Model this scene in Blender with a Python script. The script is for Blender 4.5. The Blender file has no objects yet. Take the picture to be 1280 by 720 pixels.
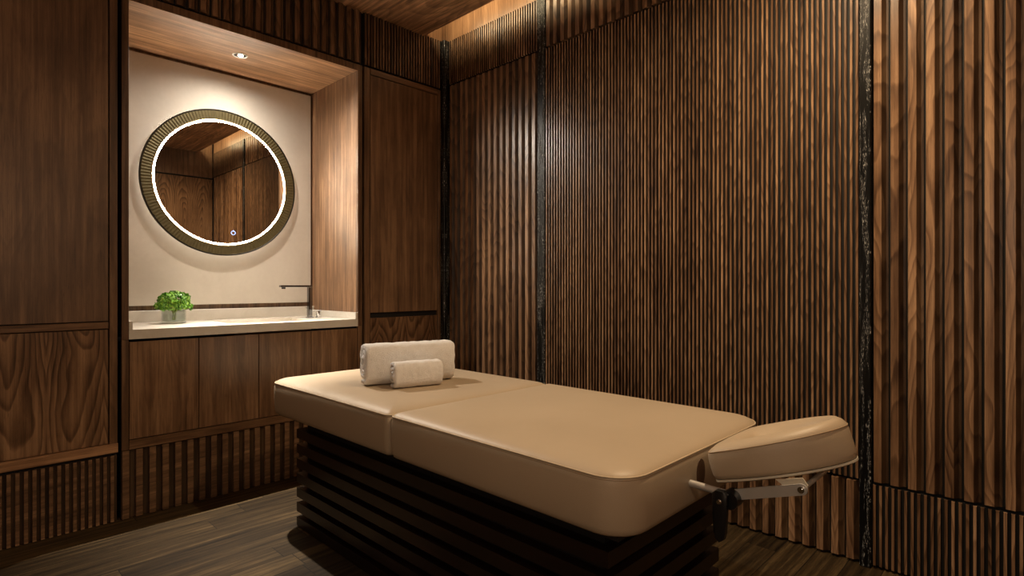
import bpy, bmesh, math, random
from mathutils import Vector, Matrix, noise
random.seed(7)
SC = bpy.context.scene
COL = SC.collection
R = math.radians
H = 1.1                                   # camera height

# ------------------------------------------------------------------ helpers
def tag(o, label=None, cat=None, group=None, kind=None):
    if label: o['label'] = label
    if cat: o['category'] = cat
    if group: o['group'] = group
    if kind: o['kind'] = kind
    return o

def empty(name, loc=(0, 0, 0), label=None, cat=None, group=None, kind=None, rz=0.0):
    o = bpy.data.objects.new(name, None)
    COL.objects.link(o)
    o.location = loc
    o.rotation_euler = (0, 0, rz)
    o.empty_display_size = 0.05
    return tag(o, label, cat, group, kind)

def link(name, bm, mats, parent=None, origin=(0, 0, 0), smooth=False, auto=None):
    """bm holds coordinates local to `origin` of the parent frame."""
    bmesh.ops.recalc_face_normals(bm, faces=bm.faces)
    me = bpy.data.meshes.new(name)
    bm.to_mesh(me); bm.free()
    if not isinstance(mats, (list, tuple)): mats = [mats]
    for m in mats: me.materials.append(m)
    if smooth:
        for p in me.polygons: p.use_smooth = True
        if auto is not None:
            try: me.set_sharp_from_angle(angle=R(auto))
            except Exception: pass
    o = bpy.data.objects.new(name, me)
    COL.objects.link(o)
    o.location = origin
    if parent: o.parent = parent
    return o

def box(bm, a, b, bev=0.0, mi=0, seg=1):
    x0, y0, z0 = [min(a[i], b[i]) for i in range(3)]
    x1, y1, z1 = [max(a[i], b[i]) for i in range(3)]
    vs = [bm.verts.new(c) for c in ((x0,y0,z0),(x1,y0,z0),(x1,y1,z0),(x0,y1,z0),(x0,y0,z1),(x1,y0,z1),(x1,y1,z1),(x0,y1,z1))]
    fs = [bm.faces.new([vs[i] for i in f]) for f in ((3,2,1,0),(4,5,6,7),(0,1,5,4),(1,2,6,5),(2,3,7,6),(3,0,4,7))]
    for f in fs: f.material_index = mi
    if bev > 0:
        es = list({e for f in fs for e in f.edges})
        r = bmesh.ops.bevel(bm, geom=es, offset=bev, segments=seg, affect='EDGES', profile=0.5)
        for f in r['faces']: f.material_index = mi
    return bm

def bx(a, b, bev=0.0, seg=1):
    return box(bmesh.new(), a, b, bev, 0, seg)

def loft(bm, loops, cap0=True, cap1=True, closed=True, mi=0, seg=None):
    rows = [[bm.verts.new(p) for p in L] for L in loops]
    n = len(rows[0])
    for a, b in zip(rows, rows[1:]):
        for i in range(n if closed else n - 1):
            j = (i + 1) % n
            try: bm.faces.new((a[i], a[j], b[j], b[i])).material_index = seg[i] if seg else mi
            except ValueError: pass
    if cap0: bm.faces.new(rows[0][::-1]).material_index = mi
    if cap1: bm.faces.new(rows[-1]).material_index = mi
    return rows

def frame_of(d):
    d = d.normalized()
    u = d.orthogonal().normalized()
    return u, d.cross(u)

def tube(bm, pts, r, n=10, cap=True, mi=0):
    pts = [Vector(p) for p in pts]
    loops = []
    u = None
    for i, p in enumerate(pts):
        d = (pts[min(i+1, len(pts)-1)] - pts[max(i-1, 0)]).normalized()
        if u is None: u = d.orthogonal().normalized()
        u = (u - d * u.dot(d)).normalized()
        v = d.cross(u)
        rr = r[i] if isinstance(r, (list, tuple)) else r
        loops.append([p + (u*math.cos(t) + v*math.sin(t))*rr for t in [2*math.pi*k/n for k in range(n)]])
    loft(bm, loops, cap, cap, mi=mi)
    return bm

def cyl(bm, p0, p1, r0, r1=None, n=24, mi=0):
    return tube(bm, [p0, p1], [r0, r0 if r1 is None else r1], n, True, mi)

def ring_lathe(bm, prof, c, n=128, mi=0, rmod=None):
    """revolve profile [(r, depth towards -Y)] about the Y axis through c; closed profile"""
    loops = []
    for k in range(n):
        t = 2*math.pi*k/n
        L = []
        for (r, d) in prof:
            dd = d + (rmod(k, r) if rmod else 0)
            L.append((c[0] + r*math.cos(t), c[1] - dd, c[2] + r*math.sin(t)))
        loops.append(L)
    rows = [[bm.verts.new(p) for p in L] for L in loops]
    m = len(prof)
    for k in range(n):
        a, b = rows[k], rows[(k+1) % n]
        for i in range(m):
            j = (i+1) % m
            bm.faces.new((a[i], a[j], b[j], b[i])).material_index = mi
    return bm

# ------------------------------------------------------------------ materials
class NT:
    def __init__(s, name):
        s.m = bpy.data.materials.new(name); s.m.use_nodes = True
        s.t = s.m.node_tree; s.t.nodes.clear()
        s.out = s.t.nodes.new('ShaderNodeOutputMaterial')
        s.b = s.t.nodes.new('ShaderNodeBsdfPrincipled')
        s.t.links.new(s.b.outputs[0], s.out.inputs[0])
    def n(s, typ, **kw):
        nd = s.t.nodes.new('ShaderNode' + typ)
        for k, v in kw.items(): setattr(nd, k, v)
        return nd
    def L(s, a, b): s.t.links.new(a, b)
    def put(s, sock, v):
        if hasattr(v, 'links') or hasattr(v, 'is_output'): s.L(v, sock)
        else: sock.default_value = v
    def math(s, op, a, b=0.0, c=None):
        nd = s.n('Math', operation=op)
        s.put(nd.inputs[0], a); s.put(nd.inputs[1], b)
        if c is not None: s.put(nd.inputs[2], c)
        return nd.outputs[0]
    def xyz(s, x, y, z):
        nd = s.n('CombineXYZ')
        for i, v in enumerate((x, y, z)): s.put(nd.inputs[i], v)
        return nd.outputs[0]
    def noise(s, vec, scale=1.0, detail=3.0, rough=0.55, dist=0.0):
        nd = s.n('TexNoise')
        s.L(vec, nd.inputs['Vector'])
        nd.inputs['Scale'].default_value = scale
        nd.inputs['Detail'].default_value = detail
        nd.inputs['Roughness'].default_value = rough
        nd.inputs['Distortion'].default_value = dist
        return nd.outputs[0]
    def ramp(s, fac, stops, interp='LINEAR'):
        nd = s.n('ValToRGB'); s.L(fac, nd.inputs[0])
        cr = nd.color_ramp; cr.interpolation = interp
        while len(cr.elements) < len(stops): cr.elements.new(0.5)
        for e, (p, c) in zip(cr.elements, stops):
            e.position = p; e.color = (c[0], c[1], c[2], 1) if hasattr(c, '__len__') else (c, c, c, 1)
        return nd.outputs[0]
    def mix(s, f, a, b, typ='MIX'):
        nd = s.n('Mix', data_type='RGBA', blend_type=typ)
        s.put(nd.inputs[0], f)
        for sock, v in ((nd.inputs[6], a), (nd.inputs[7], b)):
            if isinstance(v, (tuple, list)): sock.default_value = (v[0], v[1], v[2], 1)
            else: s.L(v, sock)
        return nd.outputs[2]
    def bump(s, h, strength=0.2, dist=0.002):
        nd = s.n('Bump'); nd.inputs['Strength'].default_value = strength
        nd.inputs['Distance'].default_value = dist
        s.L(h, nd.inputs['Height']); s.L(nd.outputs[0], s.b.inputs['Normal'])
    def set(s, **kw):
        for k, v in kw.items():
            sock = s.b.inputs[k.replace('_', ' ')]
            if isinstance(v, (tuple, list)) and len(v) == 3: sock.default_value = (*v, 1)
            else: s.put(sock, v)

def wood(name, axis='Z', dark=(0.045, 0.020, 0.0095), mid=(0.188, 0.101, 0.052), light=(0.45, 0.268, 0.147),
         rough=0.30, island=False, cath=1.0, book=0.0, ring=46.0, seed=0.0, spec=0.65, gain=1.0, cx=0.0, tilt=0.11, d0=0.03,
         streak=1.0):
    """walnut: rings of a slightly tilted log cut by the board's surface, long streaks, pores"""
    s = NT(name)
    tc = s.n('TexCoord'); sp = s.n('SeparateXYZ'); s.L(tc.outputs['Object'], sp.inputs[0])
    ax = {'X': 0, 'Y': 1, 'Z': 2}[axis]
    oth = [i for i in range(3) if i != ax]
    x, y, z = sp.outputs[oth[0]], sp.outputs[oth[1]], sp.outputs[ax]
    if island:
        rnd = s.n('NewGeometry').outputs['Random Per Island']
    else:
        rnd = s.n('ObjectInfo').outputs['Random']
    ro = s.math('MULTIPLY_ADD', rnd, 41.7, seed)
    # long wave warp
    pz = s.math('MULTIPLY_ADD', z, 0.42, ro)
    pv = s.xyz(x, y, pz)
    warp = s.math('SUBTRACT', s.noise(pv, 3.2, 2.0, 0.5), 0.5)
    warp2 = s.math('SUBTRACT', s.noise(s.xyz(x, y, s.math('MULTIPLY_ADD', z, 0.25, ro)), 14.0, 2.0, 0.5), 0.5)
    u = s.math('ADD', x, y) if island else (x if True else x)
    if not island:
        # use whichever in-plane axis varies: sum works for flat boards
        u = s.math('ADD', x, y)
    if book > 0:
        u = s.math('PINGPONG', s.math('ADD', u, 50*book + cx), book)
        u = s.math('SUBTRACT', u, book*0.45)
    elif island:
        u = s.math('ADD', s.math('MULTIPLY', s.math('FRACT', s.math('MULTIPLY', rnd, 17.31)), 0.16), s.math('MULTIPLY', u, 0.0))
        u = s.math('ADD', u, s.math('ADD', x, y))
        u = s.math('PINGPONG', u, 0.13)
    else:
        u = s.math('ADD', u, cx)
    uw = s.math('MULTIPLY_ADD', warp, 0.16, u)
    dz = s.math('MULTIPLY_ADD', z, tilt, s.math('MULTIPLY_ADD', s.math('FRACT', ro), 0.12, d0))
    dz = s.math('MULTIPLY_ADD', warp, 0.10, dz)
    r = s.math('SQRT', s.math('ADD', s.math('MULTIPLY', uw, uw), s.math('MULTIPLY', dz, dz)))
    r = s.math('MULTIPLY_ADD', warp2, 0.022, r)
    fr = s.math('FRACT', s.math('MULTIPLY', r, ring))
    ringv = s.ramp(fr, [(0.0, 0.66), (0.5, 0.48), (0.82, 0.10), (0.90, 0.16), (1.0, 0.66)])
    st = s.noise(s.xyz(s.math('MULTIPLY_ADD', u, 34.0, ro), s.math('MULTIPLY', warp2, 1.2), s.math('MULTIPLY_ADD', z, 0.9, ro)), 1.0, 4.0, 0.6)
    st2 = s.noise(s.xyz(s.math('MULTIPLY', u, 210.0), ro, s.math('MULTIPLY', z, 3.0)), 1.0, 3.0, 0.6)
    pore = s.noise(s.xyz(s.math('MULTIPLY', x, 620.0), s.math('MULTIPLY', y, 620.0), s.math('MULTIPLY_ADD', z, 26.0, ro)), 1.0, 2.0, 0.5)
    cloud = s.noise(s.xyz(x, y, s.math('MULTIPLY_ADD', z, 0.8, ro)), 2.4, 3.0, 0.55)
    f = s.math('MULTIPLY_ADD', s.math('SUBTRACT', ringv, 0.42), 0.42*cath, 0.5)
    f = s.math('MULTIPLY_ADD', s.math('SUBTRACT', st, 0.5), 0.95*streak, f)
    f = s.math('MULTIPLY_ADD', s.math('SUBTRACT', st2, 0.5), 0.38, f)
    f = s.math('MULTIPLY_ADD', s.math('SUBTRACT', cloud, 0.5), 0.55, f)
    if island:
        f = s.math('MULTIPLY_ADD', s.math('SUBTRACT', s.math('FRACT', s.math('MULTIPLY', rnd, 7.77)), 0.5), 0.20, f)
    g = lambda c: tuple(min(1, v*gain) for v in c)
    colr = s.ramp(f, [(0.20, g(dark)), (0.52, g(mid)), (0.88, g(light))])
    pm = s.ramp(pore, [(0.30, 0.62), (0.42, 1.0)])
    colr = s.mix(1.0, colr, pm, 'MULTIPLY')
    s.set(Base_Color=colr, Roughness=s.math('MULTIPLY_ADD', st2, 0.14, rough-0.07))
    s.b.inputs['Specular IOR Level'].default_value = spec
    s.bump(s.math('MULTIPLY_ADD', pore, 0.6, s.math('MULTIPLY', st2, 0.4)), 0.22, 0.0008)
    return s.m

def plain(name, colr, rough=0.5, metal=0.0, spec=0.5, nscale=0.0, namt=0.0, bstr=0.0, bscale=200.0):
    s = NT(name)
    tc = s.n('TexCoord')
    if namt > 0:
        nz = s.noise(tc.outputs['Object'], nscale, 4.0, 0.55)
        lo = tuple(c*(1-namt) for c in colr); hi = tuple(min(1, c*(1+namt)) for c in colr)
        s.set(Base_Color=s.ramp(nz, [(0.3, lo), (0.7, hi)]))
    else:
        nz = s.noise(tc.outputs['Object'], 30.0, 2.0)
        lo = tuple(c*0.97 for c in colr); hi = tuple(min(1, c*1.03) for c in colr)
        s.set(Base_Color=s.ramp(nz, [(0.3, lo), (0.7, hi)]))
    s.set(Roughness=rough, Metallic=metal)
    s.b.inputs['Specular IOR Level'].default_value = spec
    if bstr > 0:
        s.bump(s.noise(tc.outputs['Object'], bscale, 3.0, 0.6), bstr, 0.001)
    return s.m

def emit(name, colr, strength):
    s = NT(name)
    s.set(Base_Color=colr, Roughness=0.4)
    s.b.inputs['Emission Color'].default_value = (*colr, 1)
    s.b.inputs['Emission Strength'].default_value = strength
    return s.m

M = {}
M['panel'] = wood('walnut_veneer', 'Z', cath=0.28, book=0.21, ring=55, tilt=0.03, rough=0.42, gain=0.90)
M['niche_side'] = wood('walnut_niche_veneer', 'Z', cath=0.28, book=0.21, ring=55, tilt=0.03, rough=0.45, gain=1.15)
M['figure'] = wood('walnut_crown_veneer', 'Z', cath=1.3, book=0.205, ring=62, tilt=-0.13, d0=0.13, streak=0.8, cx=0.29)
M['door'] = wood('walnut_door_veneer', 'Z', cath=0.35, book=0.15, ring=60, tilt=-0.05, d0=0.06)
M['rail'] = wood('walnut_rail', 'X', cath=0.3, ring=40)
M['rail_lit'] = wood('lit_walnut_rail', 'X', cath=0.3, ring=40, gain=1.7)  # rail wood brightened: light falling on it put into the colour
M['stile'] = wood('walnut_stile', 'Z', cath=0.3, ring=40, gain=0.8)
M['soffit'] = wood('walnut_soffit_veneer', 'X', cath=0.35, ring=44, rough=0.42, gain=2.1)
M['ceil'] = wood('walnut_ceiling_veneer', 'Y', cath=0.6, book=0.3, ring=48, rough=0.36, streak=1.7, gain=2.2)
M['slat'] = wood('walnut_slats', 'Z', island=True, cath=0.95, ring=85, rough=0.31, tilt=0.06, spec=0.7, gain=1.2)
M['wideshade'] = wood('shaded_slat_flanks', 'Z', island=True, cath=0.95, ring=85, rough=0.45, tilt=0.06, gain=0.40, spec=0.3)  # darker slat wood: shade on the wide flanks put into the colour
M['friezeshade'] = wood('shaded_frieze_flanks', 'Z', island=True, cath=0.95, ring=85, rough=0.42, tilt=0.06, gain=0.55, spec=0.4)  # frieze flanks darkened in colour to stand for shade
M['slatfrieze'] = wood('walnut_frieze_slats', 'Z', island=True, cath=0.95, ring=85, rough=0.42, tilt=0.06, gain=0.85, spec=0.5)
M['fineshade'] = wood('shaded_fine_flanks', 'Z', island=True, cath=0.95, ring=85, rough=0.45, tilt=0.06, gain=0.22, spec=0.3)  # shade between the fine slats painted as darker wood
M['recess_shade'] = wood('shaded_base_recess', 'Z', cath=0.3, ring=40, gain=0.30)  # shade in the base slat gaps painted into the backing
M['cross'] = wood('walnut_cross_grain_slats', 'X', cath=0.5, ring=55, rough=0.4)
M['cove'] = wood('walnut_cove_board', 'Z', cath=0.3, ring=40, gain=1.35, streak=0.5)
M['base'] = wood('wenge_rails', 'Y', dark=(0.003, 0.0014, 0.0012), mid=(0.011, 0.0042, 0.0034), light=(0.028, 0.0115, 0.0088), rough=0.33, cath=0.4)
M['core'] = plain('black_core', (0.006, 0.0045, 0.004), 0.6)
M['black'] = plain('black_recess', (0.004, 0.0035, 0.003), 0.7)

def black_oak():
    s = NT('black_open_grain_oak')
    tc = s.n('TexCoord'); sp = s.n('SeparateXYZ'); s.L(tc.outputs['Object'], sp.inputs[0])
    x = s.math('ADD', sp.outputs[0], sp.outputs[1]); z = sp.outputs[2]
    w = s.noise(s.xyz(s.math('MULTIPLY', x, 14.0), 0.0, s.math('MULTIPLY', z, 2.4)), 1.0, 3.0, 0.6)
    xx = s.math('MULTIPLY_ADD', w, 0.05, x)
    big = s.noise(s.xyz(s.math('MULTIPLY', xx, 60.0), 3.0, s.math('MULTIPLY', z, 3.5)), 1.0, 3.0, 0.6)
    fine = s.noise(s.xyz(s.math('MULTIPLY', xx, 560.0), 9.0, s.math('MULTIPLY', z, 55.0)), 1.0, 3.0, 0.7)
    a = s.ramp(big, [(0.485, 0.0), (0.555, 1.0)])
    b = s.ramp(fine, [(0.55, 0.0), (0.62, 1.0)])
    f = s.math('MULTIPLY', a, b)
    s.set(Base_Color=s.mix(f, (0.0025, 0.0025, 0.0025), (0.50, 0.49, 0.47)), Roughness=0.36)
    s.b.inputs['Specular IOR Level'].default_value = 0.35
    s.bump(s.math('MULTIPLY', fine, a), 0.5, 0.002)
    return s.m
M['oak'] = black_oak()

def plaster():
    s = NT('limewash_plaster')
    tc = s.n('TexCoord')
    a = s.noise(tc.outputs['Object'], 2.6, 5.0, 0.6, 0.6)
    b = s.noise(tc.outputs['Object'], 38.0, 4.0, 0.6)
    f = s.math('MULTIPLY_ADD', b, 0.25, s.math('MULTIPLY', a, 0.85))
    s.set(Base_Color=s.ramp(f, [(0.3, (0.53, 0.485, 0.425)), (0.75, (0.63, 0.585, 0.52))]), Roughness=0.75)
    s.bump(f, 0.15, 0.003)
    return s.m
M['plaster'] = plaster()

def stone():
    s = NT('cream_stone')
    tc = s.n('TexCoord')
    a = s.noise(tc.outputs['Object'], 5.0, 6.0, 0.6, 1.2)
    b = s.noise(tc.outputs['Object'], 120.0, 2.0, 0.6)
    f = s.math('MULTIPLY_ADD', b, 0.2, s.math('MULTIPLY', a, 0.9))
    s.set(Base_Color=s.ramp(f, [(0.3, (0.58, 0.54, 0.47)), (0.6, (0.67, 0.635, 0.575)), (0.8, (0.72, 0.695, 0.64))]), Roughness=0.22)
    return s.m
M['stone'] = stone()

def floorwood():
    s = NT('smoked_oak_planks')
    tc = s.n('TexCoord'); sp = s.n('SeparateXYZ'); s.L(tc.outputs['Object'], sp.inputs[0])
    x, y = sp.outputs[0], sp.outputs[1]
    pw = 0.118
    v = s.math('DIVIDE', y, pw)
    row = s.math('FLOOR', v); fv = s.math('FRACT', v)
    wn = s.n('TexWhiteNoise', noise_dimensions='1D'); s.L(row, wn.inputs['W'])
    uu = s.math('MULTIPLY_ADD', wn.outputs[0], 5.0, s.math('DIVIDE', x, 1.15))
    pl = s.math('FLOOR', uu); fu = s.math('FRACT', uu)
    wn2 = s.n('TexWhiteNoise', noise_dimensions='2D')
    s.L(s.xyz(pl, row, 0.0), wn2.inputs['Vector'])
    rr = wn2.outputs[0]
    off = s.math('MULTIPLY', rr, 33.0)
    w = s.noise(s.xyz(s.math('MULTIPLY_ADD', x, 1.6, off), s.math('MULTIPLY', y, 9.0), off), 1.0, 3.0, 0.55)
    g = s.noise(s.xyz(s.math('MULTIPLY_ADD', x, 2.2, off), s.math('MULTIPLY_ADD', w, 2.2, s.math('MULTIPLY', y, 46.0)), off), 1.0, 5.0, 0.62)
    p = s.noise(s.xyz(s.math('MULTIPLY', x, 22.0), s.math('MULTIPLY', y, 420.0), off), 1.0, 2.0, 0.5)
    f = s.math('MULTIPLY_ADD', s.math('SUBTRACT', rr, 0.5), 0.34, g)
    c = s.ramp(f, [(0.2, (0.009, 0.0052, 0.0023)), (0.5, (0.044, 0.0275, 0.012)), (0.8, (0.135, 0.087, 0.039))])
    c = s.mix(1.0, c, s.ramp(p, [(0.32, 0.55), (0.46, 1.0)]), 'MULTIPLY')
    e1 = s.math('LESS_THAN', fv, 0.022); e2 = s.math('LESS_THAN', fu, 0.0025)
    gap = s.math('MAXIMUM', e1, e2)
    c = s.mix(gap, c, (0.008, 0.006, 0.004))
    s.set(Base_Color=c, Roughness=s.math('MULTIPLY_ADD', p, 0.2, 0.50))
    s.b.inputs['Specular IOR Level'].default_value = 0.12
    s.bump(s.math('SUBTRACT', s.math('MULTIPLY', p, 0.5), gap), 0.35, 0.0015)
    return s.m
M['floor'] = floorwood()

def leather():
    s = NT('beige_leather')
    tc = s.n('TexCoord')
    vo = s.n('TexVoronoi'); s.L(tc.outputs['Object'], vo.inputs['Vector']); vo.inputs['Scale'].default_value = 420
    a = s.noise(tc.outputs['Object'], 3.0, 3.0, 0.5)
    wr = s.noise(tc.outputs['Object'], 9.0, 3.0, 0.5, 0.8)
    s.set(Base_Color=s.ramp(a, [(0.3, (0.445, 0.350, 0.245)), (0.7, (0.48, 0.380, 0.268))]), Roughness=0.44)
    s.b.inputs['Specular IOR Level'].default_value = 0.4
    s.bump(s.math('MULTIPLY_ADD', wr, 6.0, vo.outputs[0]), 0.16, 0.0012)
    return s.m
M['leather'] = leather()
M['thread'] = plain('leather_piping', (0.54, 0.43, 0.29), 0.5)
M['stitch'] = plain('brown_seam', (0.33, 0.235, 0.14), 0.6)
M['hollowshade'] = plain('hollow_shade', (0.10, 0.052, 0.028), 0.6)  # shade inside the hollow put into the colour
M['alu'] = plain('satin_aluminium', (0.58, 0.56, 0.53), 0.42, 0.45)
M['chrome'] = plain('chrome', (0.80, 0.80, 0.80), 0.06, 1.0)
M['darkchrome'] = plain('dark_chrome', (0.22, 0.22, 0.23), 0.07, 1.0)
M['blackplastic'] = plain('black_plastic', (0.008, 0.008, 0.009), 0.3)
M['cream'] = plain('cream_plastic', (0.62, 0.57, 0.46), 0.4)
M['whitering'] = plain('white_enamel', (0.80, 0.79, 0.76), 0.4)
M['reflector'] = plain('dark_reflector', (0.03, 0.03, 0.03), 0.15, 0.9)
M['bronze'] = plain('olive_bronze', (0.105, 0.084, 0.036), 0.5, 0.5, nscale=40, namt=0.12)
M['bronze_dark'] = plain('dark_bronze_edge', (0.022, 0.019, 0.013), 0.4, 0.6)
M['brass'] = plain('pale_brass', (0.62, 0.50, 0.28), 0.3, 0.9)
M['mirror'] = plain('silvered_glass', (0.86, 0.84, 0.80), 0.008, 1.0)
M['led'] = emit('warm_led', (1.0, 0.88, 0.68), 112.0)
M['shadow_fill'] = emit('shadow_fill_glow', (1.0, 0.90, 0.76), 50.0)  # glow added behind the mirror to fill its shadow
M['lamp'] = emit('lamp_lens', (1.0, 0.90, 0.75), 25.0)
M['icon'] = emit('touch_icon', (0.35, 0.5, 1.0), 2.2)
M['stem'] = plain('pale_green_stem', (0.36, 0.45, 0.10), 0.5, nscale=60, namt=0.2)

def towelmat():
    s = NT('white_terry')
    tc = s.n('TexCoord')
    a = s.noise(tc.outputs['Object'], 340.0, 3.0, 0.7)
    b = s.noise(tc.outputs['Object'], 46.0, 3.0, 0.6)
    s.set(Base_Color=s.ramp(b, [(0.3, (0.82, 0.80, 0.79)), (0.7, (0.88, 0.87, 0.865))]), Roughness=0.95)
    s.b.inputs['Sheen Weight'].default_value = 0.12
    s.bump(s.math('MULTIPLY_ADD', b, 0.9, a), 0.9, 0.004)
    return s.m
M['towel'] = towelmat()

def leafmat():
    s = NT('curly_green_leaf')
    rnd = s.n('NewGeometry').outputs['Random Per Island']
    tc = s.n('TexCoord')
    a = s.noise(tc.outputs['Object'], 90.0, 3.0, 0.6)
    f = s.math('MULTIPLY_ADD', a, 0.5, s.math('MULTIPLY', rnd, 0.5))
    s.set(Base_Color=s.ramp(f, [(0.2, (0.035, 0.13, 0.012)), (0.5, (0.13, 0.34, 0.03)), (0.8, (0.34, 0.56, 0.07))]), Roughness=0.4)
    return s.m
M['leaf'] = leafmat()

def glassmat(name, tint, ior=1.45, w=0.0):
    s = NT(name)
    tr = s.n('BsdfTransparent'); tr.inputs[0].default_value = (*tint, 1)
    gl = s.n('BsdfGlossy'); gl.inputs['Roughness'].default_value = 0.02
    lw = s.n('LayerWeight'); lw.inputs[0].default_value = 0.35
    fr = s.math('MULTIPLY_ADD', s.math('POWER', lw.outputs['Facing'], 3.0), 0.75, 0.05)
    mx = s.n('MixShader')
    s.L(fr, mx.inputs[0]); s.L(tr.outputs[0], mx.inputs[1]); s.L(gl.outputs[0], mx.inputs[2])
    s.L(mx.outputs[0], s.out.inputs[0])
    return s.m
M['glass'] = glassmat('clear_glass', (0.84, 0.87, 0.85))
M['water'] = glassmat('water', (0.93, 0.95, 0.93), 1.33)

# ------------------------------------------------------------------ room constants
XW, YC = 2.54, 3.13            # slatted wall face, joinery wall face
YN = 3.735                     # niche back face
XL, YF = -1.45, -0.535         # walls behind the camera
ZC = 2.83                      # ceiling underside
ZF = 2.50                      # frieze line
NX0, NX1 = 0.631, 1.838        # niche opening

PROF_WIDE = lambda D: [(0.13, 0), (0.13, .95*D), (0.15, D), (0.585, D), (0.605, .97*D), (0.83, .28*D), (0.97, .24*D), (0.97, 0)]
PROF_FINE = lambda D: [(0.22, 0), (0.22, .92*D), (0.27, D), (0.69, D), (0.74, .92*D), (0.74, 0)]
PROF_HALF = lambda D: [(0.05, 0), (0.05, .93*D), (0.08, D), (0.52, D), (0.55, .93*D), (0.55, 0)]

def slats(kind, pitch, D, s0, s1, z0, z1, put, back=0.008):
    """slats running s0..s1 along the wall (to the viewer's right), standing z0..z1; put(s, d, z) -> xyz with d out of the backing"""
    bm = bmesh.new()
    n = max(1, round((s1-s0)/pitch)); p = (s1-s0)/n
    pr = kind(D)
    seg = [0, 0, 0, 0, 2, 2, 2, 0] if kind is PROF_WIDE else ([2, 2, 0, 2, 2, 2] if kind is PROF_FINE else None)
    zt = z1 - 0.0005
    for k in range(n):
        a = s0 + k*p
        lo = [put(a + q*p, d, z0) for q, d in pr]
        hi = [put(a + q*p, d, zt) for q, d in pr]
        loft(bm, [lo, hi], seg=seg)
    v = [put(s, d, z) for s, d, z in ((s0,-back,z0),(s1,-back,z0),(s1,-0.0003,z0),(s0,-0.0003,z0),(s0,-back,z1),(s1,-back,z1),(s1,-0.0003,z1),(s0,-0.0003,z1))]
    xs = [min(c[i] for c in v) for i in range(3)]; xe = [max(c[i] for c in v) for i in range(3)]
    box(bm, xs, xe, 0, 1)
    return bm

# ------------------------------------------------------------------ floor, ceiling, cove, plain walls
o = link('floor', bx((XL-0.1, YF-0.1, -0.06), (2.75, 3.95, 0.0)), M['floor']); tag(o, kind='structure')

o = link('ceiling', bx((XL-0.1, YF-0.1, ZC), (2.355, YC+0.03, ZC+0.05)), M['ceil']); tag(o, kind='structure')
ceil = o
bm = bmesh.new()
box(bm, (2.12, YF-0.1, 3.12), (2.75, YC+0.1, 3.16))
box(bm, (2.12, YF-0.1, ZC+0.0502), (2.15, YC+0.1, 3.12))
link('cove_lid', bm, M['cove'], ceil)

wr = link('wall_right', bx((XW+0.035, YF-0.1, -0.05), (XW+0.16, YC+0.15, 3.15)), M['black']); tag(wr, kind='structure')
putR = lambda D: (lambda s, d, z: (XW + D - d, -s, z))       # s grows with -Y
def rpanel(kind, pitch, D, ya, yb, z0, z1):
    bm = slats(kind, pitch, D, -ya, -yb, z0, z1, putR(D))
    return link('slat_panel', bm, [M['slat'], M['black'], M['wideshade'] if kind is PROF_WIDE else M['fineshade']], wr)  # third slot carries the painted flank shade
Dw, Df = 0.022, 0.010
ZR = 0.331; ZS = 2.524
G = 0.006
P3, P2a, P2b, P1a, P1b = 3.092, 2.250, 2.190, 0.552, 0.513
for (ya, yb, lowk, midk, upk) in ((P3, P2a, 'f', 'w', 'f'), (P2b, P1a, 'w', 'f', 'w'), (P1b, YF+0.002, 'f', 'w', 'f')):
    for k, z0, z1 in ((lowk, 0.012, ZR-G), (midk, ZR+G, ZS-G), (upk, ZS+G, 2.838)):
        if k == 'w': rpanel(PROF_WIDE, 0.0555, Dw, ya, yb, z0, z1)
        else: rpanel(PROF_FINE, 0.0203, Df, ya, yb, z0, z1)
link('cove_board', bx((XW+0.004, YF, 2.8385), (XW+0.034, YC+0.1, 3.1195)), M['cove'], wr)
# black open-grain oak posts between the slat fields
t1 = link('trim_1', bx((XW-0.043, P3, 0.0), (XW+0.034, YC+0.09, 2.838), 0.003), M['oak']); tag(t1, kind='structure')
t2 = link('trim_2', bx((XW-0.006, P2b, 0.0), (XW+0.034, P2a, 2.838), 0.003), M['oak']); tag(t2, kind='structure')
t3 = link('trim_3', bx((XW-0.012, P1b, 0.0), (XW+0.034, P1a, 2.838), 0.003), M['oak']); tag(t3, kind='structure')

wl = link('wall_left', bx((XL-0.12, YF-0.1, 0), (XL, 3.95, 3.15)), M['panel']); tag(wl, kind='structure')
wf = link('wall_front', bx((XL-0.1, YF-0.12, 0), (2.7, YF-0.02, 3.15)), M['black']); tag(wf, kind='structure')
for i in range(5):
    x0 = XL + i*0.797; x1 = x0 + 0.792
    link('wall_panel', bx((x0, YF-0.02, ZF+0.012), (x1, YF, 3.12), 0.002), M['panel'], wf)
    link('wall_panel', bx((x0, YF-0.02, 0.0), (x1, YF, ZF-0.008), 0.002), M['figure'], wf)

# ------------------------------------------------------------------ wall behind the joinery
bm = bmesh.new()
box(bm, (XL, YN+0.035, 0), (2.7, YN+0.13, 3.15))
box(bm, (XL, YC+0.03, 2.49), (NX0-0.01, YN+0.035, 3.15))
box(bm, (NX0-0.01, YC+0.03, 2.475), (NX1+0.01, YN+0.035, 3.15))
box(bm, (NX1+0.01, YC+0.03, 2.49), (2.7, YN+0.035, 3.15))
wb = link('wall_back', bm, M['black']); tag(wb, kind='structure')
putB = lambda D: (lambda s, d, z: (s, YC + D - d, z))
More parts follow.
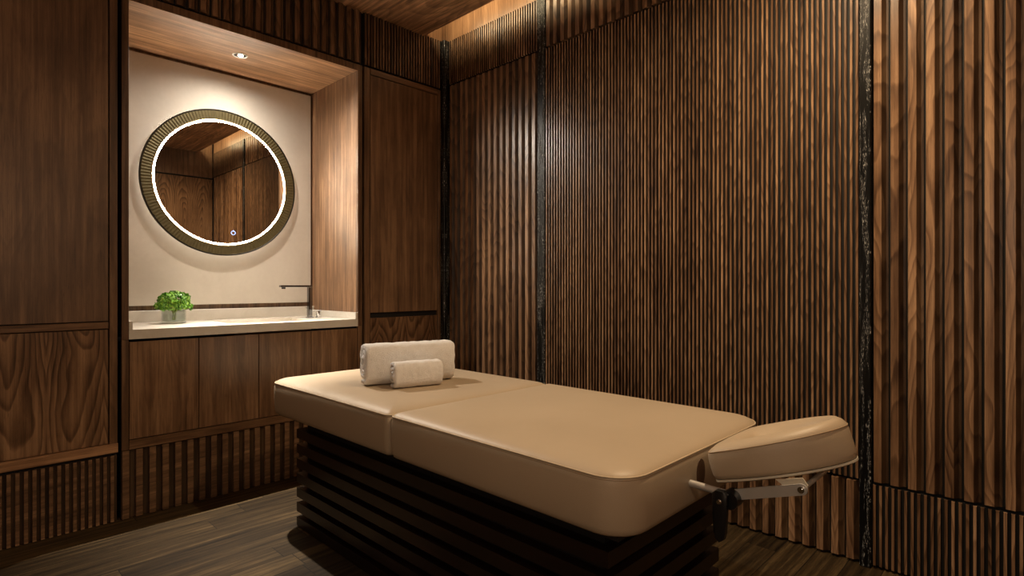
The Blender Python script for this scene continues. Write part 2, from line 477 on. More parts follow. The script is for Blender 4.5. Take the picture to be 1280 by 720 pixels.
# friezes above the joinery
link('frieze_panel', slats(PROF_WIDE, 0.0555, 0.02, XL, 0.588, ZF, ZC-0.002, putB(0.02)), [M['slatfrieze'], M['black'], M['friezeshade']], wb)
link('frieze_panel', slats(PROF_WIDE, 0.0555, 0.02, 0.603, 1.868, ZF, ZC-0.002, putB(0.02)), [M['slatfrieze'], M['black'], M['friezeshade']], wb)
link('frieze_panel', slats(PROF_FINE, 0.0215, Df, 1.884, XW-0.045, ZF, 2.838, putB(Df)), [M['slatfrieze'], M['black'], M['friezeshade']], wb)
link('cove_end', bx((2.15, YC+0.004, 2.8385), (XW, YC+0.03, 3.1195)), M['cove'], wb)
# niche lining
link('niche_soffit', bx((NX0, YC+0.001, 2.446), (NX1, YN+0.03, 2.470), 0.001), M['soffit'], wb)
link('niche_side_panel', bx((NX1+0.0002, YC+0.001, 0.895), (NX1+0.0235, YN+0.03, 2.4455)), M['niche_side'], wb)
link('niche_side_panel', bx((NX0-0.0235, YC+0.02, 0.895), (NX0-0.0002, YN+0.03, 2.4455)), M['niche_side'], wb)
link('wall_panel', bx((XL, YC+0.002, 0.0), (-0.366, YC+0.03, 2.486), 0.001), M['panel'], wb)
link('niche_back_panel', bx((NX0+0.006, YN, 0.985), (NX1-0.014, YN+0.02, 2.425), 0.001), M['plaster'], wb)
link('niche_trim', bx((NX0+0.001, YN+0.0205, 0.9), (NX1-0.001, YN+0.034, 2.4455)), M['stile'], wb)
# face frame round the niche
bm = bmesh.new()
box(bm, (0.603, YC, 0.845), (NX0, YC+0.02, 2.486), 0.001)
box(bm, (NX0+0.0003, YC, 2.447), (NX1-0.0003, YC+0.02, 2.486), 0.001)
box(bm, (NX1, YC, 0.845), (1.868, YC+0.02, 2.486), 0.001)
link('niche_frame', bm, M['stile'], wb)

# ------------------------------------------------------------------ tall cupboards either side
def tall_cabinet(x0, x1, px0, px1, label, gap, ztop, finek, rail2):
    t = empty('tall_cabinet', ((x0+x1)/2, YC+0.3, 0), label, 'cabinet', 'tall cupboards beside the mirror niche')
    ox, oy = (x0+x1)/2, YC+0.3
    def p(name, a, b, m, bev=0.0012):
        return link(name, bx((a[0]-ox, a[1]-oy, a[2]), (b[0]-ox, b[1]-oy, b[2]), bev), m, t)
    p('carcass', (x0, YC+0.022, 0.0), (x1, YN+0.03, ztop), M['core'], 0)
    bm = bmesh.new()
    def q(a, b): box(bm, (a[0]-ox, a[1]-oy, a[2]), (b[0]-ox, b[1]-oy, b[2]), 0.001)
    if px0 - x0 > 0.005: q((x0, YC, 0.325), (px0-0.003, YC+0.0215, ztop))
    if x1 - px1 > 0.003: q((px1+0.003, YC, 0.325), (x1, YC+0.0215, ztop))
    link('frame', bm, M['stile'], t)
    return t, p, ox, oy

# left cupboard
t, p, ox, oy = tall_cabinet(-0.35, 0.587, -0.33, 0.553, 'tall dark walnut cupboard at the left edge, left of the mirror niche', 0, 2.486, 'f', True)
p('upper_door', (-0.33, YC+0.003, 0.9365), (0.5515, YC+0.0215, 2.484), M['panel'])
p('lower_door', (-0.33, YC+0.003, 0.3705), (0.5515, YC+0.0215, 0.8975), M['figure'])
p('middle_rail', (-0.33, YC-0.003, 0.902), (0.5515, YC+0.0215, 0.932), M['rail'])
p('bottom_rail', (-0.35, YC-0.012, 0.326), (0.587, YC+0.0215, 0.3685), M['rail_lit'])
bm = slats(PROF_HALF, 0.0275, 0.012, -0.35, 0.587, 0.003, 0.310, putB(0.016))
bmesh.ops.translate(bm, verts=bm.verts, vec=(-ox, -oy, 0))
link('slatted_base', bm, [M['cross'], M['recess_shade']], t)
# right cupboard
t, p, ox, oy = tall_cabinet(1.884, 2.494, 1.927, 2.468, 'tall dark walnut cupboard between the mirror niche and the slatted wall', 0, 2.486, 'f', True)
p('upper_door', (1.9285, YC+0.003, 0.926), (2.4665, YC+0.0215, 2.444), M['panel'])
p('top_rail', (1.9285, YC, 2.4475), (2.4665, YC+0.0215, 2.486), M['rail'])
p('lower_door', (1.9285, YC+0.003, 0.3705), (2.4665, YC+0.0215, 0.892), M['figure'])
p('bottom_rail', (1.884, YC-0.012, 0.326), (2.494, YC+0.0215, 0.3685), M['rail'])
bm = slats(PROF_HALF, 0.0275, 0.012, 1.884, 2.494, 0.003, 0.310, putB(0.016))
bmesh.ops.translate(bm, verts=bm.verts, vec=(-ox, -oy, 0))
link('slatted_base', bm, [M['cross'], M['recess_shade']], t)

# ------------------------------------------------------------------ vanity
ox, oy = (NX0+NX1)/2, YC+0.3
v = empty('vanity_cabinet', (ox, oy, 0), 'low walnut vanity cabinet with four flat doors under the stone counter', 'cabinet')
def vp(name, a, b, m, bev=0.0012):
    return link(name, bx((a[0]-ox, a[1]-oy, a[2]), (b[0]-ox, b[1]-oy, b[2]), bev), m, v)
vp('carcass', (0.603, YC+0.0225, 0.0), (1.868, YN+0.03, 0.743), M['core'], 0)
dx = [0.6325, 0.9325, 1.2325, 1.5335, 1.8365]
for i in range(4):
    vp('door', (dx[i]+0.0015, YC+0.003, 0.3725), (dx[i+1]-0.0015, YC+0.0215, 0.833), M['door'])
for a, b in (((0.603, YC, 0.325), (NX0-0.0005, YC+0.0215, 0.8445)), ((NX1+0.0005, YC, 0.325), (1.868, YC+0.0215, 0.8445))):
    vp('stile', a, b, M['stile'], 0.001)
vp('bottom_rail', (0.632, YC-0.003, 0.3265), (1.837, YC+0.0215, 0.369), M['rail'])
bm = slats(PROF_HALF, 0.0545, 0.014, 0.603, 1.868, 0.003, 0.3225, putB(0.016))
bmesh.ops.translate(bm, verts=bm.verts, vec=(-ox, -oy, 0))
link('slatted_base', bm, [M['cross'], M['recess_shade']], v)

# stone counter: slab with a rectangular basin cut-out
ct = empty('countertop', (ox, oy, 0.846), 'cream stone vanity counter with upstands and an integrated basin in the niche', 'countertop')
ZT = 0.891
def cslab():
    bm = bmesh.new()
    X = [NX0+0.0005, 1.13, 1.60, NX1-0.0005]; Y = [YC-0.0005, YC+0.10, YC+0.42, YN-0.022]
    zt, zb = ZT-0.846, 0.0
    for i in range(3):
        for j in range(3):
            if i == 1 and j == 1: continue
            for z in (zt, zb):
                vs = [bm.verts.new((X[a]-ox, Y[b]-oy, z)) for a, b in ((i,j),(i+1,j),(i+1,j+1),(i,j+1))]
                bm.faces.new(vs)
    def wall(a, b):
        vs = [bm.verts.new((a[0]-ox, a[1]-oy, zb)), bm.verts.new((b[0]-ox, b[1]-oy, zb)), bm.verts.new((b[0]-ox, b[1]-oy, zt)), bm.verts.new((a[0]-ox, a[1]-oy, zt))]
        bm.faces.new(vs)
    for A, B in (((0,0),(3,0)),((3,0),(3,3)),((3,3),(0,3)),((0,3),(0,0)),((1,1),(2,1)),((2,1),(2,2)),((2,2),(1,2)),((1,2),(1,1))):
        steps = 3 if abs(A[0]-B[0]) == 3 or abs(A[1]-B[1]) == 3 else 1
        for k in range(steps):
            a = (A[0]+(B[0]-A[0])*k//steps, A[1]+(B[1]-A[1])*k//steps); b = (A[0]+(B[0]-A[0])*(k+1)//steps, A[1]+(B[1]-A[1])*(k+1)//steps)
            wall((X[a[0]], Y[a[1]]), (X[b[0]], Y[b[1]]))
    bmesh.ops.remove_doubles(bm, verts=bm.verts, dist=1e-5)
    return bm
link('slab', cslab(), M['stone'], ct)
bm = bmesh.new()   # basin shell
def rl(x0, x1, y0, y1, z, r, n=5):
    L = []
    for cx_, cy_, a0 in ((x1-r, y1-r, 0), (x0+r, y1-r, 90), (x0+r, y0+r, 180), (x1-r, y0+r, 270)):
        for k in range(n+1):
            t_ = R(a0 + 90*k/n); L.append((cx_+r*math.cos(t_)-ox, cy_+r*math.sin(t_)-oy, z))
    return L
loft(bm, [rl(1.1301, 1.5999, YC+0.1001, YC+0.4199, -0.0005, 0.004), rl(1.1301, 1.5999, YC+0.1001, YC+0.4199, 0.030, 0.004), rl(1.135, 1.595, YC+0.105, YC+0.415, 0.012, 0.02), rl(1.15, 1.58, YC+0.12, YC+0.40, -0.085, 0.04), rl(1.30, 1.43, YC+0.22, YC+0.30, -0.098, 0.02)], cap0=False)
link('basin', bm, M['stone'], ct)
bm = bmesh.new(); cyl(bm, (1.365-ox, YC+0.26-oy, -0.0978), (1.365-ox, YC+0.26-oy, -0.094), 0.022)
link('drain', bm, M['chrome'], ct)
bm = bmesh.new()
ut = 0.957-0.846
box(bm, (NX0+0.0005-ox, YN-0.0215-oy, 0), (NX1-0.0005-ox, YN-0.0005-oy, ut), 0.002)
link('upstand', bm, M['stone'], ct)
for xa, xb in ((NX0+0.0005, NX0+0.016), (NX1-0.016, NX1-0.0005)):
    link('upstand', bx((xa-ox, YC-oy, ZT-0.846+0.0002), (xb-ox, YN-0.022-oy, 0.932-0.846), 0.001), M['stone'], ct)

# ------------------------------------------------------------------ tap
tx, ty = 1.690, 3.475
tp = empty('faucet', (tx, ty, ZT), 'chrome square basin tap with a flat spout on the stone counter', 'tap')
bm = bmesh.new(); box(bm, (-0.0125, -0.014, 0.0), (0.0125, 0.014, 0.198), 0.002, seg=2); box(bm, (-0.02, -0.02, 0), (0.02, 0.02, 0.006), 0.002)
link('body', bm, M['darkchrome'], tp)
bm = bmesh.new(); box(bm, (-0.195, -0.015, 0.1985), (0.0125, 0.015, 0.2115), 0.0025, seg=2)
sp_ = link('spout', bm, M['darkchrome'], tp)
bm = bmesh.new(); cyl(bm, (-0.172, 0, 0.1985), (-0.172, 0, 0.188), 0.0125)
link('aerator', bm, M['blackplastic'], sp_)
# lever handle beside it
bm = bmesh.new(); cyl(bm, (0.062, 0, 0), (0.062, 0, 0.005), 0.024); cyl(bm, (0.062, 0, 0.005), (0.062, 0, 0.040), 0.018); box(bm, (0.0, -0.007, 0.0405), (0.085, 0.007, 0.0475), 0.002)
link('handle', bm, M['chrome'], tp)
bm = bmesh.new(); cyl(bm, (0.012, 0.055, 0), (0.012, 0.055, 0.004), 0.017); cyl(bm, (0.012, 0.055, 0.004), (0.012, 0.055, 0.058), 0.007); cyl(bm, (0.012, 0.055, 0.058), (0.012, 0.055, 0.066), 0.016)
link('diverter_knob', bm, M['chrome'], tp)

# ------------------------------------------------------------------ vase with curly green sprig
vx, vy = 0.915, 3.50
vs = empty('glass_vase', (vx, vy, ZT), 'small clear square glass vase on the stone counter', 'vase')
w2, hh = 0.046, 0.078
def sq(w, z, r=0.010, n=4):
    L = []
    for sx, sy, a0 in ((1,1,0),(-1,1,90),(-1,-1,180),(1,-1,270)):
        for k in range(n+1):
            t_ = R(a0+90*k/n); L.append((sx*(w-r)+r*math.cos(t_), sy*(w-r)+r*math.sin(t_), z))
    return L
bm = bmesh.new()
loft(bm, [sq(w2-.003, 0.0), sq(w2, 0.004), sq(w2, hh-.002), sq(w2-.002, hh), sq(w2-.0045, hh-.002), sq(w2-.0045, 0.013), sq(w2-.012, 0.010)], True, True)
o = link('glass', bm, M['glass'], vs, smooth=True, auto=40)
o.rotation_euler.z = 0
bm = bmesh.new(); loft(bm, [sq(w2-.006, 0.0135, .008), sq(w2-.006, 0.052, .008)])
link('water', bm, M['water'], vs, smooth=True, auto=40)
vs.rotation_euler.z = R(12)

pl = empty('leafy_sprig', (vx, vy, ZT+0.018), 'domed bunch of curly bright green leaves standing in the glass vase', 'plant')
bm = bmesh.new()
rng = random.Random(3)
tips = []
for k in range(26):
    a = rng.random()*2*math.pi; q = math.sqrt(rng.random())
    tipx, tipy = math.cos(a)*q*0.062, math.sin(a)*q*0.062
    tz = 0.115 - 0.04*q*q
    b = Vector((rng.uniform(-.006,.006), rng.uniform(-.006,.006), rng.uniform(0,.008)))
    m1 = Vector((tipx*0.12, tipy*0.12, 0.045)); m2 = Vector((tipx*0.55, tipy*0.55, 0.082)); e = Vector((tipx, tipy, tz))
    tube(bm, [b, m1, m2, e], [0.0035, 0.0035, 0.0028, 0.0018], 6)
    tips.append(e)
link('stem', bm, M['stem'], pl, smooth=True)
bm = bmesh.new()
def curly(bm, c, nrm, rad, rng):
    u, w_ = frame_of(nrm)
    n = 11; ph = rng.random()*6.28
    cv = bm.verts.new(c)
    ring = []; mid = []
    for k in range(n):
        t_ = 2*math.pi*k/n
        rr = rad*(0.75+0.4*rng.random())
        ruff = rad*0.42*math.sin(3*t_+ph) + rad*rng.uniform(-.22,.22)
        ring.append(bm.verts.new(c + (u*math.cos(t_)+w_*math.sin(t_))*rr + nrm*(ruff+rad*0.12)))
        mid.append(bm.verts.new(c + (u*math.cos(t_)+w_*math.sin(t_))*rr*0.5 + nrm*(ruff*0.3+rad*0.16)))
    for k in range(n):
        j = (k+1) % n
        bm.faces.new((cv, mid[k], mid[j])); bm.faces.new((mid[k], ring[k], ring[j], mid[j]))
for k in range(330):
    # points over a flattened dome
    a = rng.random()*2*math.pi
    ct_ = rng.uniform(-0.32, 1.0)
    st_ = math.sqrt(max(0, 1-ct_*ct_))
    n_ = Vector((st_*math.cos(a), st_*math.sin(a), ct_))
    lump = 0.86 + 0.22*noise.noise(n_*2.6 + Vector((4,1,7)))
    pos = Vector((n_.x*0.089*lump, n_.y*0.089*lump, 0.085 + n_.z*0.082*lump))
    nn = (n_*1.0 + Vector((rng.uniform(-.6,.6), rng.uniform(-.6,.6), rng.uniform(-.2,.7)))).normalized()
    curly(bm, pos, nn, rng.uniform(0.008, 0.0145), rng)
link('foliage', bm, M['leaf'], pl)

# ------------------------------------------------------------------ niche downlight
dl = empty('downlight', (1.235, 3.415, 2.446), 'small round recessed downlight in the lit wooden niche soffit', 'light')
def zlathe(prof, n=40):
    bm = bmesh.new()
    rows = []
    for r, z in prof:
        rows.append([(r*math.cos(2*math.pi*k/n), r*math.sin(2*math.pi*k/n), z) for k in range(n)])
    loft(bm, rows, False, False)
    return bm
link('trim_ring', zlathe([(0.033,-0.001),(0.034,-0.004),(0.041,-0.0035),(0.0415,-0.0005),(0.033,-0.0005)]), M['whitering'], dl, smooth=True, auto=40)
link('reflector', zlathe([(0.033,-0.0008),(0.024,-0.0008),(0.018,-0.0006)]), M['reflector'], dl, smooth=True)
bm = bmesh.new(); cyl(bm, (0.004, 0.0, -0.0006), (0.004, 0.0, -0.005), 0.015, 0.012)
link('bulb', bm, M['lamp'], dl, smooth=True, auto=40)

# ------------------------------------------------------------------ mirror
mx, mz = 1.247, 1.738
mr = empty('round_mirror', (mx, YN, mz), 'round mirror with ribbed bronze frame and added unseen fill ring on the pale niche wall', 'mirror')
RO, RI = 0.452, 0.385
NR = 150
rib = lambda k, r: (0.0008 if (k % 4) in (1, 2) else -0.0006) if r < RO-0.008 and r > RI+0.008 else 0
bm = bmesh.new()
ring_lathe(bm, [(RO-0.002, 0.013), (RO, 0.014), (RO, 0.026), (RO-0.002, 0.0275), (RO-0.006, 0.0275), (RO-0.008, 0.026), (RO-0.008, 0.013)], (0,0,0), 160)
link('outer_rim', bm, M['bronze_dark'], mr, smooth=True, auto=30)
bm = bmesh.new()
ring_lathe(bm, [(RO-0.0085, 0.013), (RO-0.0085, 0.0245), (RO-0.010, 0.026), (RI+0.010, 0.022), (RI+0.0062, 0.022), (RI+0.0062, 0.013)], (0,0,0), NR*4, rmod=rib)
link('ribbed_frame', bm, M['bronze'], mr)
bm = bmesh.new()
ring_lathe(bm, [(RI+0.006, 0.004), (RI+0.006, 0.0235), (RI+0.004, 0.0245), (RI+0.0005, 0.0245), (RI+0.0005, 0.004)], (0,0,0), 160)
link('inner_bead', bm, M['brass'], mr, smooth=True, auto=30)
bm = bmesh.new()
ring_lathe(bm, [(RI, 0.010), (RI, 0.0235), (RI-0.0085, 0.0235), (RI-0.0085, 0.010)], (0,0,0), 160)
link('light_ring', bm, M['led'], mr, smooth=True, auto=30)
bm = bmesh.new(); cyl(bm, (0, -0.0, 0), (0, -0.0225, 0), RI-0.0087, n=128)
bm2 = bmesh.new(); ring_lathe(bm2, [(0.400, 0.0005), (0.412, 0.0005), (0.412, 0.0095), (0.400, 0.0095)], (0,0,0), 96)
link('fill_ring', bm2, M['shadow_fill'], mr)  # added ring, unseen, lifts the mirror's shadow on the plaster
g = link('mirror_glass', bm, M['mirror'], mr)
bm = bmesh.new()
ring_lathe(bm, [(0.0135, 0.0226), (0.0135, 0.0232), (0.0105, 0.0232), (0.0105, 0.0226)], (1.302-mx, 0, 1.432-mz), 32)
box(bm, (1.302-mx-0.0015, -0.0232, 1.432-mz+0.008), (1.302-mx+0.0015, -0.0226, 1.432-mz+0.016))
link('touch_switch', bm, M['icon'], mr)

# ------------------------------------------------------------------ treatment table
bx0, bx1, by0, by1 = 1.100, 1.955, 0.705, 2.680
bc = ((bx0+bx1)/2, (by0+by1)/2)
tb = empty('massage_table', (bc[0], bc[1], 0), 'beige leather massage table with face cradle on a dark slatted base', 'massage table')
def outline(x0, x1, y0, y1, rad, inset, z, n=10):
    """rounded rectangle; rad = (x1y1, x0y1, x0y0, x1y0)"""
    L = []
    for (sx, sy, a0), r in zip((((1,1,0)), (-1,1,90), (-1,-1,180), (1,-1,270)), rad):
        r = max(r - inset, 0.006)
        cx_ = (x1 - inset - r) if sx > 0 else (x0 + inset + r)
        cy_ = (y1 - inset - r) if sy > 0 else (y0 + inset + r)
        for k in range(n+1):
            t_ = R(a0 + 90*k/n)
            L.append(Vector((cx_ + r*math.cos(t_) - bc[0], cy_ + r*math.sin(t_) - bc[1], z)))
    return L
ZB, ZP = 0.500, 0.643
def cushion(name, y0, y1, rad):
    bm = bmesh.new()
    P = [(0.012, ZB), (0.004, ZB+0.006), (0.0, ZB+0.02), (-0.003, ZB+0.05), (-0.004, ZB+0.08), (-0.003, ZP-0.02), (0.0, ZP-0.004), (0.002, ZP+0.001),
         (0.007, ZP+0.0055), (0.016, ZP+0.0105), (0.032, ZP+0.0155), (0.06, ZP+0.0195), (0.11, ZP+0.0225), (0.18, ZP+0.0245), (0.30, ZP+0.026)]
    loops = [outline(bx0, bx1, y0, y1, rad, i, z) for i, z in P]
    loft(bm, loops)
    c = link(name, bm, M['leather'], tb, smooth=True, auto=60)
    bm = bmesh.new()
    L = outline(bx0, bx1, y0, y1, rad, 0.0008, ZP+0.0012)
    pts = L + [L[0], L[1]]
    tube(bm, pts, 0.0024, 8)
    link('piping', bm, M['thread'], c, smooth=True)
    bm = bmesh.new()
    tube(bm, [q - Vector((0,0,0.0052)) for q in (lambda L: L + [L[0], L[1]])(outline(bx0, bx1, y0, y1, rad, -0.0002, ZP))], 0.0009, 6)
    link('seam', bm, M['stitch'], c, smooth=True)
    return c
YS = 1.668
cushion('foot_cushion', YS+0.001, by1, (0.085, 0.085, 0.03, 0.03))
cushion('head_cushion', by0, YS-0.001, (0.03, 0.03, 0.10, 0.10))
# slatted pedestal
px0, px1, py0, py1 = 1.146, 1.775, 0.785, 2.484
def pb(name, a, b, m, bev=0.0, parent=tb):
    return link(name, bx((a[0]-bc[0], a[1]-bc[1], a[2]), (b[0]-bc[0], b[1]-bc[1], b[2]), bev), m, parent)
pb('pedestal_core', (px0+0.035, py0+0.035, 0.0), (px1-0.035, py1-0.035, 0.4885), M['core'])
pb('deck', (bx0+0.03, by0+0.04, 0.4890), (bx1-0.03, by1-0.04, 0.4995), M['core'])
for k in range(7):
    zt = 0.446 - 0.0668*k
    bm = bmesh.new()
    x0, x1, y0, y1 = px0-bc[0], px1-bc[0], py0-bc[1], py1-bc[1]
    w = 0.0345
    def mit(pts):
        lo = [(a, b, zt-0.041) for a, b in pts]; hi = [(a, b, zt) for a, b in pts]
        loft(bm, [lo, hi])
    # one mitred ring per course
    I = ((x0+w, y0+w), (x1-w, y0+w), (x1-w, y1-w), (x0+w, y1-w)); O = ((x0, y0), (x1, y0), (x1, y1), (x0, y1))
    rowsI = [[bm.verts.new((*q, z)) for q in I] for z in (zt-0.041, zt)]
    rowsO = [[bm.verts.new((*q, z)) for q in O] for z in (zt-0.041, zt)]
    for i in range(4):
        j = (i+1) % 4
        bm.faces.new((rowsO[0][i], rowsO[0][j], rowsO[1][j], rowsO[1][i]))
        bm.faces.new((rowsI[0][j], rowsI[0][i], rowsI[1][i], rowsI[1][j]))
        bm.faces.new((rowsO[1][i], rowsO[1][j], rowsI[1][j], rowsI[1][i]))
        bm.faces.new((rowsO[0][j], rowsO[0][i], rowsI[0][i], rowsI[0][j]))
    es = [e for e in bm.edges if len(e.link_faces) == 2 and e.calc_face_angle(0) > 1.0]
    bmesh.ops.bevel(bm, geom=es, offset=0.0018, segments=1, affect='EDGES')
    link('pedestal_rail', bm, M['base'], tb)
# face cradle: frame axes u (X), v (away from the table, tilted up), n
TL = R(16.5)
O = Vector((1.555-bc[0], 0.640-bc[1], 0.588)); U = Vector((1,0,0)); V = Vector((0,-math.cos(TL), math.sin(TL))); N_ = Vector((0, math.sin(TL), math.cos(TL)))
cp = lambda u, v_, n: O + U*u + V*v_ + N_*n
def crad_outline(W, Lr, n=64):
    """squarish at the table end, round at the far end"""
    pts = []
    for k in range(n):
        t_ = 2*math.pi*k/n
        c, s_ = math.cos(t_), math.sin(t_)
        e = 2/6.0 if s_ < 0 else 2/1.85
        u = math.copysign(abs(c)**e, c)*W
        vv = -0.105 + (math.copysign(abs(s_)**e, s_)*(0.065 if s_ < 0 else 0.246))
        pts.append((u, vv))
    return pts
Lh = 0.170; Wd = 0.160
oc = crad_outline(Wd, Lh)
ic = [(math.cos(2*math.pi*k/64)*0.048, math.sin(2*math.pi*k/64)*0.088+0.0) for k in range(64)]
def ringpt(s_, h):
    return [cp(a[0]*(1-s_)+b[0]*s_, Lh + (a[1]*(1-s_)+b[1]*s_), h*(1.03+0.45*(a[1]+0.17))) for a, b in zip(oc, ic)]
bm = bmesh.new()
prof = [(0.06, 0.006), (0.015, 0.008), (-0.01, 0.018), (-0.02, 0.034), (-0.02, 0.052), (-0.005, 0.068), (0.012, 0.0725), (0.06, 0.078), (0.18, 0.085), (0.38, 0.091), (0.55, 0.089), (0.74, 0.080), (0.90, 0.064), (0.97, 0.056), (1.0, 0.03), (1.0, 0.006)]
loops = [ringpt(s_, h) for s_, h in prof]
loft(bm, loops + [loops[0]], False, False)
bmesh.ops.remove_doubles(bm, verts=bm.verts, dist=1e-6)
fc = link('face_cushion', bm, M['leather'], tb, smooth=True, auto=70)
bm = bmesh.new(); L = ringpt(0.008, 0.0725); tube(bm, L + [L[0], L[1]], 0.0016, 6)
link('seam', bm, M['stitch'], fc, smooth=True)
bm = bmesh.new()
oc2 = crad_outline(Wd-0.004, Lh-0.003)
loft(bm, [[cp(a*0.97, Lh+b*0.97, -0.002) for a, b in oc2], [cp(a, Lh+b, 0.0005) for a, b in oc2], [cp(a, Lh+b, 0.0055) for a, b in oc2]])
cpl = link('cradle_plate', bm, M['cream'], tb, smooth=True, auto=40); cpl['label'] = 'thin cream plate under the face cushion'
def bar(bm, p0, p1, wdt, hgt, bev=0.001):
    """flat bar of thickness wdt in X and height hgt in its plane, rounded far end"""
    p0, p1 = Vector(p0), Vector(p1)
    d = (p1-p0).normalized(); up = Vector((1,0,0)).cross(d).normalized()
    if up.z < 0: up = -up
    prof = [p0 - up*hgt/2]
    for k in range(9):
        t_ = R(-90 + 180*k/8); prof.append(p1 + up*(hgt/2)*math.sin(t_) + d*(hgt/2)*math.cos(t_))
    prof.append(p0 + up*hgt/2)
    loft(bm, [[q + Vector((-wdt/2,0,0)) for q in prof], [q + Vector((wdt/2,0,0)) for q in prof]])
for sgn, xr in ((-1, 1.408), (1, 1.702)):
    xl = xr - bc[0]
    a0 = Vector((xl, 0.596-bc[1], 0.566)); a1 = Vector((xl, 0.424-bc[1], 0.624))
    bm = bmesh.new(); bar(bm, a0, a1, 0.006, 0.026)
    ar = link('support_arm', bm, M['alu'], tb, smooth=True, auto=30)
    bm = bmesh.new(); cyl(bm, a1 + Vector((-0.0031,0,0)), a1 + Vector((-0.008,0,0)), 0.0075); cyl(bm, a1 + Vector((-0.008,0,0)), a1 + Vector((-0.010,0,0)), 0.0045)
    link('bolt', bm, M['chrome'], ar, smooth=True, auto=40)
    # bracket between arm end and plate
    bm = bmesh.new()
    q = cp(xr-1.555, 0.235, -0.0025)
    pts = [a1 + Vector((0.004, 0.03, -0.010)), a1 + Vector((0.004, -0.010, 0.0)), a1 + Vector((0.004, -0.012, 0.010)), Vector((xl+0.004, a1.y, q.z + (a1.y-q.y)*-math.tan(TL))), Vector((xl+0.004, a1.y+0.06, q.z - (a1.y+0.06-q.y)*math.tan(TL)))]
    loft(bm, [pts, [p_ + Vector((0.004,0,0)) for p_ in pts]])
    link('bracket', bm, M['cream'], tb)
    bm = bmesh.new(); tube(bm, [(xl+0.012*0, by0+0.06-bc[1], 0.5725), (xl, 0.600-bc[1], 0.5675)], 0.0095, 16)
    link('mounting_rod', bm, M['alu'], tb, smooth=True, auto=40)
xl = 1.555 - bc[0]
bm = bmesh.new(); cyl(bm, (1.412-bc[0], 0.424-bc[1], 0.624), (1.699-bc[0], 0.424-bc[1], 0.624), 0.006)
link('cross_bar', bm, M['alu'], tb, smooth=True, auto=40)
# black clamp lever
hx, hy, hz = 1.396-bc[0], 0.598-bc[1], 0.562
bm = bmesh.new()
cyl(bm, (hx-0.016, hy-0.012, hz), (hx+0.022, hy-0.012, hz), 0.023, n=28)
pr = [(-0.019, 0.014), (-0.018, -0.035), (-0.0155, -0.080), (-0.011, -0.098), (0, -0.106), (0.011, -0.098), (0.0155, -0.080), (0.018, -0.035), (0.019, 0.014), (0.010, 0.022), (-0.010, 0.022)]
loft(bm, [[Vector((hx-0.030, hy+0.006+a*0.85, hz+b)) for a, b in pr], [Vector((hx-0.028, hy+0.006+a, hz+b)) for a, b in pr], [Vector((hx-0.016, hy+0.006+a, hz+b)) for a, b in pr], [Vector((hx-0.012, hy+0.006+a*0.85, hz+b)) for a, b in pr]])
lv = link('clamp_lever', bm, M['blackplastic'], tb, smooth=True, auto=40)
bm = bmesh.new(); cyl(bm, (hx-0.0302, hy+0.006, hz-0.004), (hx-0.034, hy+0.006, hz-0.004), 0.007, 0.005)
link('screw', bm, M['chrome'], lv, smooth=True, auto=40)
# dark domed patch: shade of a hollow painted on the cushion end
bm = bmesh.new()
for xr in (1.470,):
    n = 28
    def ov(sc, d): return [Vector((xr-bc[0]+0.027*sc*math.cos(2*math.pi*k/n), by0-0.0042+d-bc[1], 0.583+0.040*sc*math.sin(2*math.pi*k/n))) for k in range(n)]
    loft(bm, [ov(1.0, 0.004), ov(0.97, 0.0), ov(0.80, -0.0008), ov(0.5, -0.0012), ov(0.2, -0.0014)], False, True)
hw = link('socket_shade', bm, M['hollowshade'], tb, smooth=True, auto=50); hw['label'] = 'dark oval patch, painted shade of a hollow'

# ------------------------------------------------------------------ towels
def towel(name, loc, rz, L, A, B, turns, label, seed, thick):
    """spiral roll lying along local X; half width A (Y), half height B (Z)"""
    t = empty(name, loc, label, 'towel', 'rolled towels on the massage table', rz=rz)
    bm = bmesh.new()
    nA = int(turns*40); nL = 46
    def sp(i, off):
        t_ = i/40*2*math.pi
        k = 1 - (i/40)*thick/min(A, B) - off*thick/min(A, B)*0.93
        k = max(k, 0.02)
        ang = -math.pi*0.62 + t_
        c, s_ = math.cos(ang), math.sin(ang)
        e = 2/3.0
        return -math.copysign(abs(c)**e, c)*A*k, B + math.copysign(abs(s_)**e, s_)*B*k
    grid = {}
    for i in range(nA+1):
        for w_ in (0, 1):
            y, z = sp(i, w_)
            for j in range(nL+1):
                x = -L/2 + L*j/nL
                v_ = Vector((x, y, z))
                d = Vector((0, y, z-B)); d = d.normalized() if d.length > 1e-6 else Vector((0,0,1))
                am = noise.noise(v_*38 + Vector((seed,0,0)))*0.0022 + noise.noise(v_*120 + Vector((0,seed,0)))*0.0014
                edge = max(0, abs(x)/(L/2) - 0.90)/0.10
                am -= edge*edge*0.006
                xo = noise.noise(Vector((y*30, z*30, seed + (7 if x > 0 else 0))))*0.004*abs(x)/(L/2) + noise.noise(Vector((i*0.21, w_*3, seed)))*0.002
                q = v_ + d*am*(1 if w_ == 0 else -0.2) + Vector((xo, 0, 0))
                q.z = max(q.z, 0.0004)
                grid[i, w_, j] = bm.verts.new(q)
    for i in range(nA):
        for j in range(nL):
            bm.faces.new((grid[i,0,j], grid[i+1,0,j], grid[i+1,0,j+1], grid[i,0,j+1]))
            bm.faces.new((grid[i+1,1,j], grid[i,1,j], grid[i,1,j+1], grid[i+1,1,j+1]))
        for j in (0, nL):
            bm.faces.new((grid[i,0,j], grid[i,1,j], grid[i+1,1,j], grid[i+1,0,j]))
    for i in (0, nA):
        for j in range(nL):
            bm.faces.new((grid[i,0,j], grid[i,0,j+1], grid[i,1,j+1], grid[i,1,j]))
    link('rolled_cloth', bm, M['towel'], t, smooth=True, auto=70)
    return t
ZTOP = ZP + 0.0255
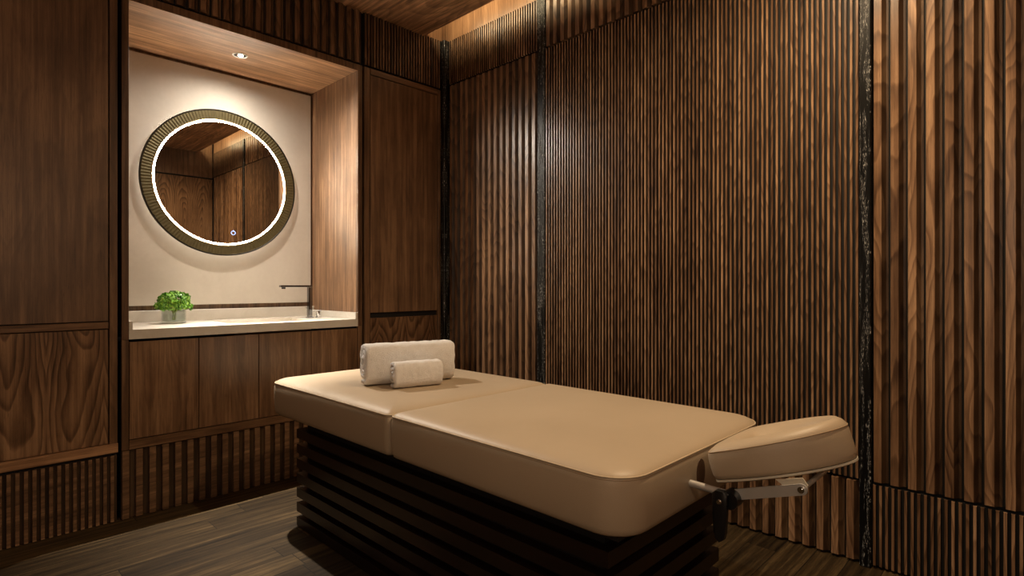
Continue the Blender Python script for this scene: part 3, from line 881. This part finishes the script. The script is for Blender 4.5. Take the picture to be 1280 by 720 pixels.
towel('rolled_towel', (1.475, 2.082, ZTOP), R(-17.0), 0.405, 0.066, 0.096, 3.4, 'large white terry towel roll at the back on the massage table', 3.0, 0.015)
towel('rolled_towel', (1.435, 1.965, ZTOP), R(-15.0), 0.215, 0.046, 0.060, 2.8, 'small white terry towel roll in front of the large one', 11.0, 0.013)

# ------------------------------------------------------------------ lights
def light(name, typ, loc, energy, colr, target=None, **kw):
    d = bpy.data.lights.new(name, typ); d.energy = energy; d.color = colr
    for k, v_ in kw.items(): setattr(d, k, v_)
    o = bpy.data.objects.new(name, d); COL.objects.link(o); o.location = loc
    if target is not None:
        o.rotation_euler = (Vector(target) - Vector(loc)).to_track_quat('-Z', 'Y').to_euler()
    return o
WARM = (1.0, 0.80, 0.58); NEUT = (1.0, 0.89, 0.75)
light('niche_spot', 'SPOT', (1.239, 3.412, 2.437), 420, NEUT, (1.235, 2.86, 0), spot_size=R(46), spot_blend=1.0, shadow_soft_size=0.014)
light('niche_spill', 'SPOT', (1.239, 3.412, 2.437), 44, NEUT, (1.235, 3.412, 0), spot_size=R(168), spot_blend=1.0, shadow_soft_size=0.014)
for i, (x, y, e) in enumerate(((1.77, 0.60, 140),)):
    light('ceiling_spot', 'SPOT', (x, y, ZC-0.012), e, (1.0, 0.735, 0.445), (x, y, 0), spot_size=R(165), spot_blend=1.0, shadow_soft_size=0.03)
light('fill_spot', 'SPOT', (0.1, 1.0, ZC-0.012), 7, WARM, (0.1, 1.0, 0), spot_size=R(140), spot_blend=0.9, shadow_soft_size=0.05)  # added soft fill, no fixture seen here
light('fill_lamp', 'POINT', (0.30, -0.43, 1.75), 11, WARM, shadow_soft_size=0.09)  # added frontal fill for the table's head end, no sconce there
light('fill_lamp', 'POINT', (-1.30, -0.38, 1.60), 33, WARM, shadow_soft_size=0.12)  # unseen fill added to brighten the table's left side
a = light('cove_strip', 'AREA', (2.29, (YF+YC)/2, 2.945), 15, (1.0, 0.79, 0.46), (2.54, (YF+YC)/2, 2.95), shape='RECTANGLE', size=0.02, size_y=3.5)
a.rotation_euler = (R(90), 0, R(-90))
a.data.size = 3.5; a.data.size_y = 0.06

light('niche_tilted_spot', 'SPOT', (1.243, 3.405, 2.436), 92, NEUT, (1.62, 2.5, 0.95), spot_size=R(125), spot_blend=1.0, shadow_soft_size=0.014)
w = bpy.data.worlds.new('world'); SC.world = w; w.use_nodes = True
w.node_tree.nodes['Background'].inputs[0].default_value = (0.02, 0.016, 0.012, 1)
w.node_tree.nodes['Background'].inputs[1].default_value = 0.1

# ------------------------------------------------------------------ camera, view
cam = bpy.data.cameras.new('camera'); co = bpy.data.objects.new('camera', cam); COL.objects.link(co)
cam.sensor_width = 36; cam.lens = 698.605/1280*36; cam.clip_start = 0.02
cam.shift_y = -3/1280
co.location = (0, 0, H); co.rotation_euler = (R(90), 0, -R(45.832))
SC.camera = co
SC.view_settings.view_transform = 'Standard'; SC.view_settings.look = 'None'
SC.view_settings.exposure = 0.0; SC.view_settings.gamma = 1.0; SC.view_settings.use_curve_mapping = False
c = SC.cycles
c.use_denoising = True
c.max_bounces = 10; c.diffuse_bounces = 6; c.glossy_bounces = 6; c.transparent_max_bounces = 16
c.sample_clamp_indirect = 6.0
c.caustics_reflective = False; c.caustics_refractive = False
